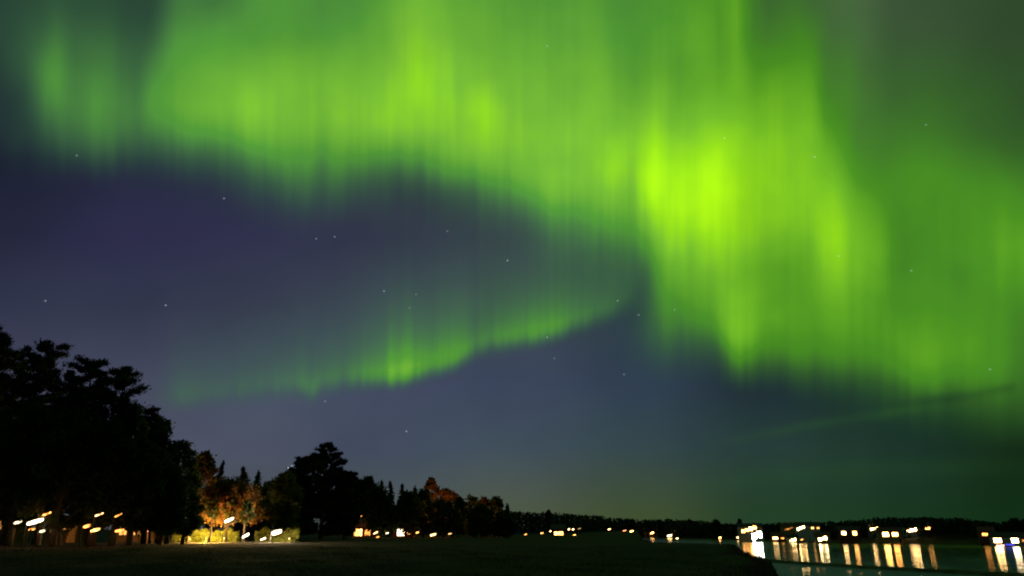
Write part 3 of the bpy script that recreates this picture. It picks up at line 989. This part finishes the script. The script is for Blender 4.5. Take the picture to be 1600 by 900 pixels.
def lamp(X, Y, D, wpx, hpx, col, strength, watt, label, tilt=18.0, group='street lamps on the near shore', ground=None, loff=(0, -0.7, -0.25), lcol=None):
    """street lamp: pole, bracket arm, tilted luminaire with glowing diffuser seen at X,Y"""
    p = at(X, Y, D)
    z0 = hz(p.x, D) if ground is None else ground
    H = p.z - z0
    w, h = wpx / F * D * 0.78, hpx / F * D * 0.66
    root = empty('street_lamp', (p.x, D, z0))
    tag(root, label, 'lamp', group)
    px_ = -w * 0.5 - 0.1
    tl = math.tan(R(tilt))
    zarm = H + px_ * tl + h * 0.3
    pole = MB()
    pr = max(0.045, 0.0004 * D)
    pole.tube([(px_, 0.12, 0), (px_, 0.12, 0.5), (px_, 0.12, max(zarm, 0.7))], [pr * 1.5, pr * 1.1, pr * 0.8], 10)
    pole.build('pole', STEEL, root, True)
    arm = MB()
    arm.tube([(px_, 0.12, max(zarm, .7) - 0.05), (0, 0.1, max(zarm, .7) + 0.05 - px_ * tl * 0.5), (w * 0.3, 0.06, H + h * .55 + w * .3 * tl)], [pr * .6] * 3, 8)
    arm.build('arm', STEEL, root, True)
    # hood and diffuser: elongated rounded bodies turned by tilt
    def pod(n, a, b, c, z_off, cut):
        vs, fs = [], []
        for i_ in range(9):
            u = math.pi * i_ / 8
            for k in range(10):
                v = 2 * math.pi * k / 10
                x = -math.cos(u) * a
                s_ = math.sin(u) ** 0.6
                y, z = math.cos(v) * s_ * b, math.sin(v) * s_ * c
                z = max(z, cut) if cut is not None else z
                vs.append((x, y, z + z_off + x * tl))
        for i_ in range(8):
            for k in range(10):
                fs.append((i_ * 10 + k, i_ * 10 + (k + 1) % 10, i_ * 10 + 10 + (k + 1) % 10, i_ * 10 + 10 + k))
        return vs, fs
    hd = MB()
    hd.add(*pod(0, w * 0.53, max(h * 0.5, .1), h * 0.18, H + h * 0.5, None))
    head = hd.build('lamp_head', STEEL, root, True)
    df = MB()
    df.add(*pod(0, w * 0.5, max(h * 0.45, .1), h * 0.5, H, None))
    df.build('diffuser', glow('glow_%d_%d_%d_%d' % (col[0] * 100, col[1] * 100, col[2] * 100, strength), col, strength), head, True)
    if watt and D < 100:
        watt *= 0.3
    if watt:
        point(root, (loff[0], loff[1] - h * .5, H + loff[2]), lcol or col, watt)
    return root


NEAR = 'street lamps on the near shore'
lamp(28, 816, 90, 14, 6, CREAM, 3.4, 60, 'small cream lamp left of the big white floodlight', 15)
lamp(55, 815, 89, 30, 9, CREAM, 9.0, 220, 'biggest white floodlight under the grove at the far left', 16, lcol=(1, .35, .08))
lamp(73, 803, 90, 16, 4, SODIUM, 9.0, 120, 'narrow white lamp slanting above the big floodlight', 22)
lamp(50, 827, 91, 13, 5, SODIUM, 3.0, 40, 'dull orange lamp just below the big floodlight', 10)
lamp(66, 830, 91, 10, 6, (1, .85, .45), 2.6, 30, 'pale yellow lamp low to the right of the dull orange one', 10)
lamp(136, 822, 92, 14, 7, SODIUM, 4.6, 80, 'orange lamp, left of the pair beside the thick dark trunk', 14)
lamp(149, 828, 91, 17, 7, (1, .5, .1), 5.8, 90, 'yellow-orange lamp, right and lower of the pair beside the thick dark trunk', 14)
lamp(155, 804, 90, 15, 4, (1, .55, .2), 6.6, 120, 'slanting orange lamp high above the pair, close to the thick trunk', 20)
lamp(185, 805, 92, 13, 4, SODIUM, 3.8, 90, 'slanting orange lamp high to the right of the thick trunk', 26)
lamp(187, 829, 94, 17, 7, SODIUM, 3.8, 160, 'broad orange lamp low between the thick trunk and the three slim trunks', 10)
lamp(231, 816, 124, 9, 4, SODIUM, 3.4, 60, 'small orange lamp above the right-hand slim trunk', 24)
lamp(232, 829, 126, 6, 4, (1, .3, .12), 4.2, 40, 'tiny reddish lamp right of the three slim trunks', 24)
lamp(252, 832, 126, 6, 5, (1, .3, .08), 4.2, 60, 'tiny red-orange lamp left of the yellow hedge', 18)
lamp(358, 812.5, 124, 17, 7, CREAM, 8.0, 1500, 'single white street lamp above the yellow hedge, under the orange-lit tree', 24, loff=(-1.2, 1.0, 0.9), lcol=(1, .26, .03))
lamp(384, 837, 124, 12, 6, CREAM, 8.2, 250, 'low white lamp right of the yellow hedge', 28)
lamp(411, 842, 125, 10, 4, CREAM, 6.6, 120, 'lowest small white lamp at the foot of the cream hedge', 20)
lamp(432, 832, 126, 19, 9, CREAM, 9.0, 6000, 'big cream-white floodlight in front of the cream hedge', 16)
lamp(557, 834, 222, 5, 4, SODIUM, 4.2, 0, 'tiny orange lamp left of the orange-lit house', 10)
lamp(590, 839, 216, 6, 3, SODIUM, 4.2, 60, 'tiny orange lamp low right of the orange-lit house', 10)
lamp(587, 832.5, 216, 8, 3, WARM, 5.0, 60, 'small slanting lamp at the right corner of the orange-lit house', 26)
lamp(605, 833, 218, 5, 3, CREAM, 4.2, 40, 'tiny pale lamp between the orange-lit house and the white-windowed house', 15)
lamp(652, 832, 218, 5, 4, SODIUM, 4.2, 60, 'tiny orange lamp right of the white-windowed house', 15)
lamp(677, 835.5, 212, 11, 5, (1, .62, .2), 6.6, 120, 'yellow lamp under the joined orange treetops', 12)
lamp(703, 834, 214, 6, 2.5, WARM, 2.6, 30, 'last faint lamp before the gap in the tree line', 10)


def hedge_fill_lamp(X, Y, D, col, watt, label, group='added lamps lighting the hedges'):  # unseen lamp, added only to brighten the hedge behind it
    p = at(X, Y, D)
    z0 = hz(p.x, D)
    root = empty('hedge_fill_lamp', (p.x, D, z0))
    tag(root, label, 'lamp', group)
    H = max(0.5, p.z - z0)
    MB().tube([(0, 0, 0), (0, 0, 0.06), (0, 0, 0.06), (0, 0, H - .12)], [.11, .11, .05, .05], 10).build('post', STEEL, root, True)
    MB().tube([(0, 0, H - .12), (0, 0, H + .1)], [.09, .09], 10).build('lamp_glass', glow('glow_fill_%d' % (col[1] * 100), col, 6), root, True)
    MB().tube([(0, 0, H + .1), (0, 0, H + .13), (0, 0, H + .17)], [.14, .13, .02], 10).build('cap', STEEL, root, True)
    point(root, (0, -0.9, H + .35), col, watt, 0.1)


hedge_fill_lamp(322, 841, 128.6, (1, .64, .13), 7000, 'unseen lamp added before the brightest patch of the yellow hedge')
hedge_fill_lamp(297, 842, 128.6, (1, .55, .12), 1700, 'unseen lamp added before the dim left end of the yellow hedge')
hedge_fill_lamp(350, 841, 128.6, (1, .6, .12), 3600, 'unseen lamp added before the right part of the yellow hedge')


# unseen lamps added to brighten the cream hedge and the orange trees
hedge_fill_lamp(452, 841, 128.6, (1, .7, .3), 800, 'unseen lamp added before the cream-lit hedge')


def hidden_lamp(X, Y, D, watt, label, col=SODIUM, loff=(0, -.7, 0.3)):  # unseen fitting added to light the crowns around it
    lamp(X, Y, D, 5, 3, col, 10, watt, label, 10, 'added lamps among the orange trees', loff=loff)


hidden_lamp(672, 795, 240, 2600, 'added lamp hidden low in the tall orange tree')
hidden_lamp(700, 800, 240, 2400, 'added lamp hidden low in the two joined orange trees')
hidden_lamp(757, 803, 240, 900, 'added lamp hidden behind the last dull orange top')
hidden_lamp(322, 772, 138, 260, 'added lamp lighting the brownish tree at the edge of the dark grove', WARM)
hidden_lamp(566, 806, 222, 120, 'added lamp lighting the foliage above the orange-lit house')  # added for the dim orange on the foliage


# ------------------------------------------------------------------ houses
def house(X, Y, D, wpx, label, wall, roof, wins, depth=7.0, roof_h=2.2, wall_h=None, rz=0.0, group='lit houses on the far shore', door=True, roof_axis='x', gl_h=None):
    """house whose window row is seen at X,Y. wins: list of (u, width, height, sill, colour, strength), u across the front in -1..1"""
    p = at(X, Y, D)
    w = wpx / F * D / 2
    z0 = hz(p.x, D + depth * .5)
    root = empty('house', (p.x, D, z0 - 0.15), rz)
    tag(root, label, 'house', group)
    wc = p.z - z0 + 0.15                      # height of the window centres above the base
    hh = wall_h or max(2.9, wc + 1.5)
    MB().box(-w, w, 0, depth, 0, hh, 0.02).build('wall', wall, root)
    rb = MB()
    ov = 0.45
    if roof_axis == 'x':
        rb.add([(-w - ov, -ov, hh - .12), (w + ov, -ov, hh - .12), (w + ov, depth / 2, hh + roof_h), (-w - ov, depth / 2, hh + roof_h), (-w - ov, depth + ov, hh - .12), (w + ov, depth + ov, hh - .12),
                (-w - ov, -ov, hh + .04), (w + ov, -ov, hh + .04), (w + ov, depth / 2, hh + roof_h + .18), (-w - ov, depth / 2, hh + roof_h + .18), (-w - ov, depth + ov, hh + .04), (w + ov, depth + ov, hh + .04)],
               [(0, 1, 2, 3), (3, 2, 5, 4), (6, 9, 8, 7), (9, 10, 11, 8), (0, 6, 7, 1), (4, 5, 11, 10), (0, 3, 9, 6), (3, 4, 10, 9), (1, 7, 8, 2), (2, 8, 11, 5)])
        gb = MB()
        gb.add([(-w, 0, hh), (-w, depth, hh), (-w, depth / 2, hh + roof_h - .1), (w, 0, hh), (w, depth, hh), (w, depth / 2, hh + roof_h - .1)], [(0, 1, 2), (3, 5, 4)])
    else:
        rb.add([(-w - ov, -ov, hh - .12), (0, -ov, hh + roof_h), (w + ov, -ov, hh - .12), (-w - ov, depth + ov, hh - .12), (0, depth + ov, hh + roof_h), (w + ov, depth + ov, hh - .12),
                (-w - ov, -ov, hh + .04), (0, -ov, hh + roof_h + .18), (w + ov, -ov, hh + .04), (-w - ov, depth + ov, hh + .04), (0, depth + ov, hh + roof_h + .18), (w + ov, depth + ov, hh + .04)],
               [(0, 3, 4, 1), (1, 4, 5, 2), (6, 7, 10, 9), (7, 8, 11, 10), (0, 1, 7, 6), (1, 2, 8, 7), (3, 9, 10, 4), (4, 10, 11, 5), (0, 6, 9, 3), (2, 5, 11, 8)])
        gb = MB()
        gb.add([(-w, 0, hh), (w, 0, hh), (0, 0, hh + roof_h - .1), (-w, depth, hh), (w, depth, hh), (0, depth, hh + roof_h - .1)], [(0, 1, 2), (3, 5, 4)])
    gb.build('gable', wall, root)
    rf = rb.build('roof', roof, root)
    cx = w * 0.35
    MB().box(cx - .35, cx + .35, depth * .55, depth * .55 + .6, hh + roof_h * .4, hh + roof_h + 0.9).box(cx - .42, cx + .42, depth * .55 - .07, depth * .55 + .67, hh + roof_h + .9, hh + roof_h + 1.0).build('chimney', BRICK, rf)
    if door:
        dx = w * 0.9 - 0.6
        d_ = MB().box(dx - .5, dx + .5, -.05, -.003, .12, 2.2).build('door', DOORM, root)
        MB().box(dx - .4, dx - .33, -.12, -.052, 1.05, 1.2).build('handle', STEEL, d_)
    rw = random.Random(int(X * 7 + Y))
    pieces = []
    for (u, ww, wh, col, stg) in wins:
        cx = u * (w - ww * .5 - .15)
        if ww > 3.6:
            n_ = 4 if ww > 5.5 else 3
            cuts = [0] + sorted((k + rw.uniform(-.2, .2)) / n_ for k in range(1, n_)) + [1]
            for k in range(n_):
                a_, b_ = cx - ww / 2 + ww * cuts[k], cx - ww / 2 + ww * cuts[k + 1] - .35
                pieces.append(((a_ + b_) / 2, (b_ - a_), wh * rw.uniform(.65, 1.0), .3 * ((a_ + b_) / 2 - cx) + rw.uniform(-.1, .1) * wh, col, stg * rw.choice((.4, .8, 1.2, 1.5))))
        else:
            pieces.append((cx, ww, wh, 0, col, stg))
    for (cx, ww, wh, dz, col, stg) in pieces:
        zz = max(wc + dz, wh * .5 + .3)
        fr = MB()
        t_ = .09
        x0, x1, a0, a1 = cx - ww / 2, cx + ww / 2, zz - wh / 2, zz + wh / 2
        fr.box(x0 - t_, x1 + t_, -.08, -.004, a1, a1 + t_).box(x0 - t_, x1 + t_, -.1, -.004, a0 - t_, a0)
        fr.box(x0 - t_, x0, -.08, -.004, a0, a1).box(x1, x1 + t_, -.08, -.004, a0, a1)
        nb = max(1, int(round(ww / 1.0)))
        for k in range(1, nb):
            xx = x0 + ww * k / nb
            fr.box(xx - .03, xx + .03, -.07, -.03, a0, a1)
        f_ = fr.build('window', TRIM, root)
        MB().box(x0, x1, -.025, -.004, a0, a1).build('pane', glow('pane_%d_%d_%d_%d' % (col[0] * 100, col[1] * 100, col[2] * 100, stg * 10), col, stg), f_)
    return root


GARD = 'lit houses behind the near trees'
house(-4, 816, 128, 30, 'house cut off by the left picture edge with a dull orange glowing front', WALLB, ROOF, [(.3, 1.0, 2.2, SODIUM, .8)], group=GARD, door=False, wall_h=4.0)
house(90, 826, 130, 32, 'low house with a dim brown-orange front right of the big floodlight', WALLB, ROOFR, [(-.5, 1.0, 1.2, SODIUM, .3), (.75, .45, .4, SODIUM, 1.2)], group=GARD, wall_h=2.6, roof_h=1.6)
house(205, 829, 131, 50, 'long house with dull orange windows behind the three slim trunks', WALLB, ROOF, [(-.6, 1.2, 1.4, SODIUM, 2.2), (.1, 1.0, 1.4, SODIUM, 1.6), (.7, .9, 1.2, SODIUM, .35)], group=GARD, wall_h=3.0, roof_h=1.8)
house(568, 832, 224, 34, 'orange-lit house left of the receding tree line with two glowing windows', WALLB, ROOFR, [(-.75, 2.3, 1.9, (1, .5, .12), 7), (.6, 2.0, 1.7, SODIUM, 1.8)], group=GARD, roof_h=1.8)
house(630, 832, 222, 30, 'house with one brilliant white window under the narrow spruce', WALLR, ROOFR, [(-.35, 2.3, 1.8, CREAM, 9), (.95, 1.5, 1.0, SODIUM, 3)], group=GARD, roof_h=2.0, door=False)

GOLD = (1.0, 0.58, 0.2)
AMBER = (1.0, 0.43, 0.1)
FS = 'lit houses on the far shore'
B = 14
house(1172, 826.5, 520, 34, 'far house with a long orange-white window band beside the brightest light', WALLW, ROOF, [(-.2, 10.5, 2.6, AMBER, 26)], group=FS, rz=R(-14))
house(1183, 836, 505, 19, 'greenish-white floodlit boathouse, brightest light on the far shore', WALLW, ROOF, [(0, 6.4, 4.2, COOL, 42)], group=FS, rz=R(-14), roof_axis='y')
house(1216, 841, 500, 18, 'low waterside cottage with a slanting white window and an orange one', WALLR, ROOFR, [(-.8, 3.2, 1.5, GOLD, 10.7), (.9, 1.9, 0.9, SODIUM, 3.7)], group=FS, rz=R(-16))
house(1233, 826, 520, 22, 'far house with a dim orange window row left of a bright white one', WALLY, ROOFR, [(0, 6.0, 1.1, SODIUM, 1.2)], group=FS, rz=R(-16))
house(1262, 825, 500, 34, 'far house with a bright white window and two smaller orange ones to its right', WALLW, ROOF, [(-.8, 4.9, 2.2, GOLD, 30.6), (.45, 1.6, 1.1, AMBER, 6.1), (.95, 1.5, 1.1, AMBER, 3.7)], group=FS, rz=R(-18))
house(1239, 844, 470, 15, 'waterside hut with two stacked white light strips', WALLW, ROOF, [(0, 4.1, 1.8, GOLD, 12.2)], group=FS, rz=R(-18))
house(1286, 842, 432, 20, 'waterside house with a bright golden front right at the shoreline', WALLY, ROOFR, [(0, 4.9, 2.2, (1, .7, .3), 26.0)], group=FS, rz=R(-20))
house(1326, 833, 440, 28, 'far house with a jagged row of white windows above a pair of reflections', WALLR, ROOF, [(-.6, 2.3, 2.0, GOLD, 13), (.75, 2.2, 2.2, AMBER, 11)], group=FS, rz=R(-22))
house(1366, 826, 470, 18, 'small far house with one white window band high above the shore', WALLW, ROOFR, [(0, 4.5, 1.7, GOLD, 22.9)], group=FS, rz=R(-24))
house(1390, 835, 428, 32, 'far house with glowing orange-gold windows and the widest golden reflection', WALLY, ROOFR, [(-.45, 3.0, 2.2, (1, .6, .13), 24), (.6, 2.8, 2.1, SODIUM, 22)], group=FS, rz=R(-24))
house(1428, 828.5, 452, 30, 'far house with a long white window front, fourth light from the right', WALLW, ROOF, [(-.3, 5.4, 1.9, GOLD, 24)], group=FS, rz=R(-26))
house(1448, 825.5, 458, 14, 'small house with an orange-white window at the right end of the long white front', WALLR, ROOFR, [(0, 3.5, 1.4, AMBER, 9.2)], group=FS, rz=R(-26))
house(1542, 835, 392, 20, 'dim orange-windowed house left of the white and blue waterside lights', WALLR, ROOFR, [(-.3, 3.2, 1.3, SODIUM, 4.6)], group=FS, rz=R(-30))
house(1571, 844.5, 362, 38, 'long waterside building with a brilliant white front at the right edge', WALLW, ROOF, [(-.7, 3.1, 2.0, GOLD, 24), (.8, 2.7, 2.0, (1, .72, .4), 22)], group=FS, rz=R(-32))
house(1604, 845, 366, 18, 'dim orange-lit house cut off by the right picture edge', WALLY, ROOFR, [(-.3, 2.7, 1.1, SODIUM, 1.2)], group=FS, rz=R(-32))

FL = 'small lamps along the far field and shore'
for (X, Y, D, w, h, col, s_, lab) in [
        (821, 835, 360, 7, 3, SODIUM, 6, 'small orange lamp, first of the far row right of the tree line'),
        (847, 833, 380, 7, 3, AMBER, 8, 'small warm lamp, second of the far row right of the tree line'),
        (860, 830, 380, 4, 3.5, GOLD, 12, 'small pale lamp above and right of the second far lamp'),
        (897, 836, 352, 8, 3, SODIUM, 9, 'small orange-red lamp at the right end of the wide orange window row'),
        (889, 827, 420, 4.5, 4, GOLD, 14, 'pale far lamp, left of the close pair above the wide orange window row'),
        (895.5, 827, 420, 4.5, 4, GOLD, 14, 'pale far lamp, right of the close pair above the wide orange window row'),
        (905, 826, 430, 8, 2, GOLD, 1.2, 'faint pale lamp trailing right of the close pair'),
        (952, 827, 520, 7, 3.5, GOLD, 9, 'lone pale lamp in the dark gap halfway to the lake'),
        (976, 829, 540, 9, 3, (1, .3, .12), 4, 'dull red lamp just left of a brighter white one'),
        (987, 830, 540, 9, 4, AMBER, 18, 'white-orange lamp right of the dull red one'),
        (1018, 833, 880, 10, 5, AMBER, 22, 'star-shaped white lamp at the narrow end of the lake, with a short reflection'),
        (1046, 837, 790, 10, 4.5, GOLD, 22, 'star-shaped white lamp on the far shore, second along the lake'),
        (1058, 841.5, 722, 5, 4, (1, .7, .3), 10, 'small yellow lamp low at the water right of the second star-shaped lamp'),
        (1125, 840, 640, 5, 4, AMBER, 16, 'small lamp on the far shore left of the brightest light'),
        (1154, 839.5, 590, 9, 5, GOLD, 10, 'pale star-shaped lamp just left of the brightest shore light'),
        (1289, 837, 434, 13, 2.5, AMBER, 12, 'thin slanting lamp above the golden waterside front'),
        (1253, 843, 452, 6, 2, AMBER, 6, 'faint small lamp between the stacked strips and the golden front')]:
    q = 0.72 if X < 1010 else 0.85
    lamp(X, Y, D, w * q, h * q, col, s_, 0, lab, 12, FL)
house(873, 835, 354, 20, 'far low house with a wide orange window row beyond the field', WALLR, ROOF, [(-.5, 2.2, 1.4, AMBER, 10), (.4, 2.6, 1.5, SODIUM, 10)], group=FS, door=False)


# sign lights at the right-hand waterside building: white-red and blue bands
def light_sign(X, Y, D, w, h, col, strength, label):
    p = at(X, Y, D)
    root = empty('light_sign', (p.x, D, p.z - h - .9), R(-32))
    tag(root, label, 'sign', 'lit sign boards at the right-hand waterside')
    MB().box(-w / 2, w / 2, 0, .18, .9, .9 + 2 * h, .03).build('board', STEEL, root)
    MB().box(-w / 2 + .08, w / 2 - .08, -.03, -.003, .98, .82 + 2 * h).build('light_face', glow(label[:12], col, strength), root)
    for sx in (-1, 1):
        MB().tube([(sx * w * .35, .08, -1.5), (sx * w * .35, .08, .9)], [.06, .06], 8).build('leg', STEEL, root)


light_sign(1578, 851, 347, 3.6, .45, (.1, .1, 1.0), 1.0, 'blue glowing sign board at the waterline under the white building')
light_sign(1563, 852.5, 346, 3.2, .4, (1, .5, .36), 4, 'reddish white sign board at the waterline left of the blue one')
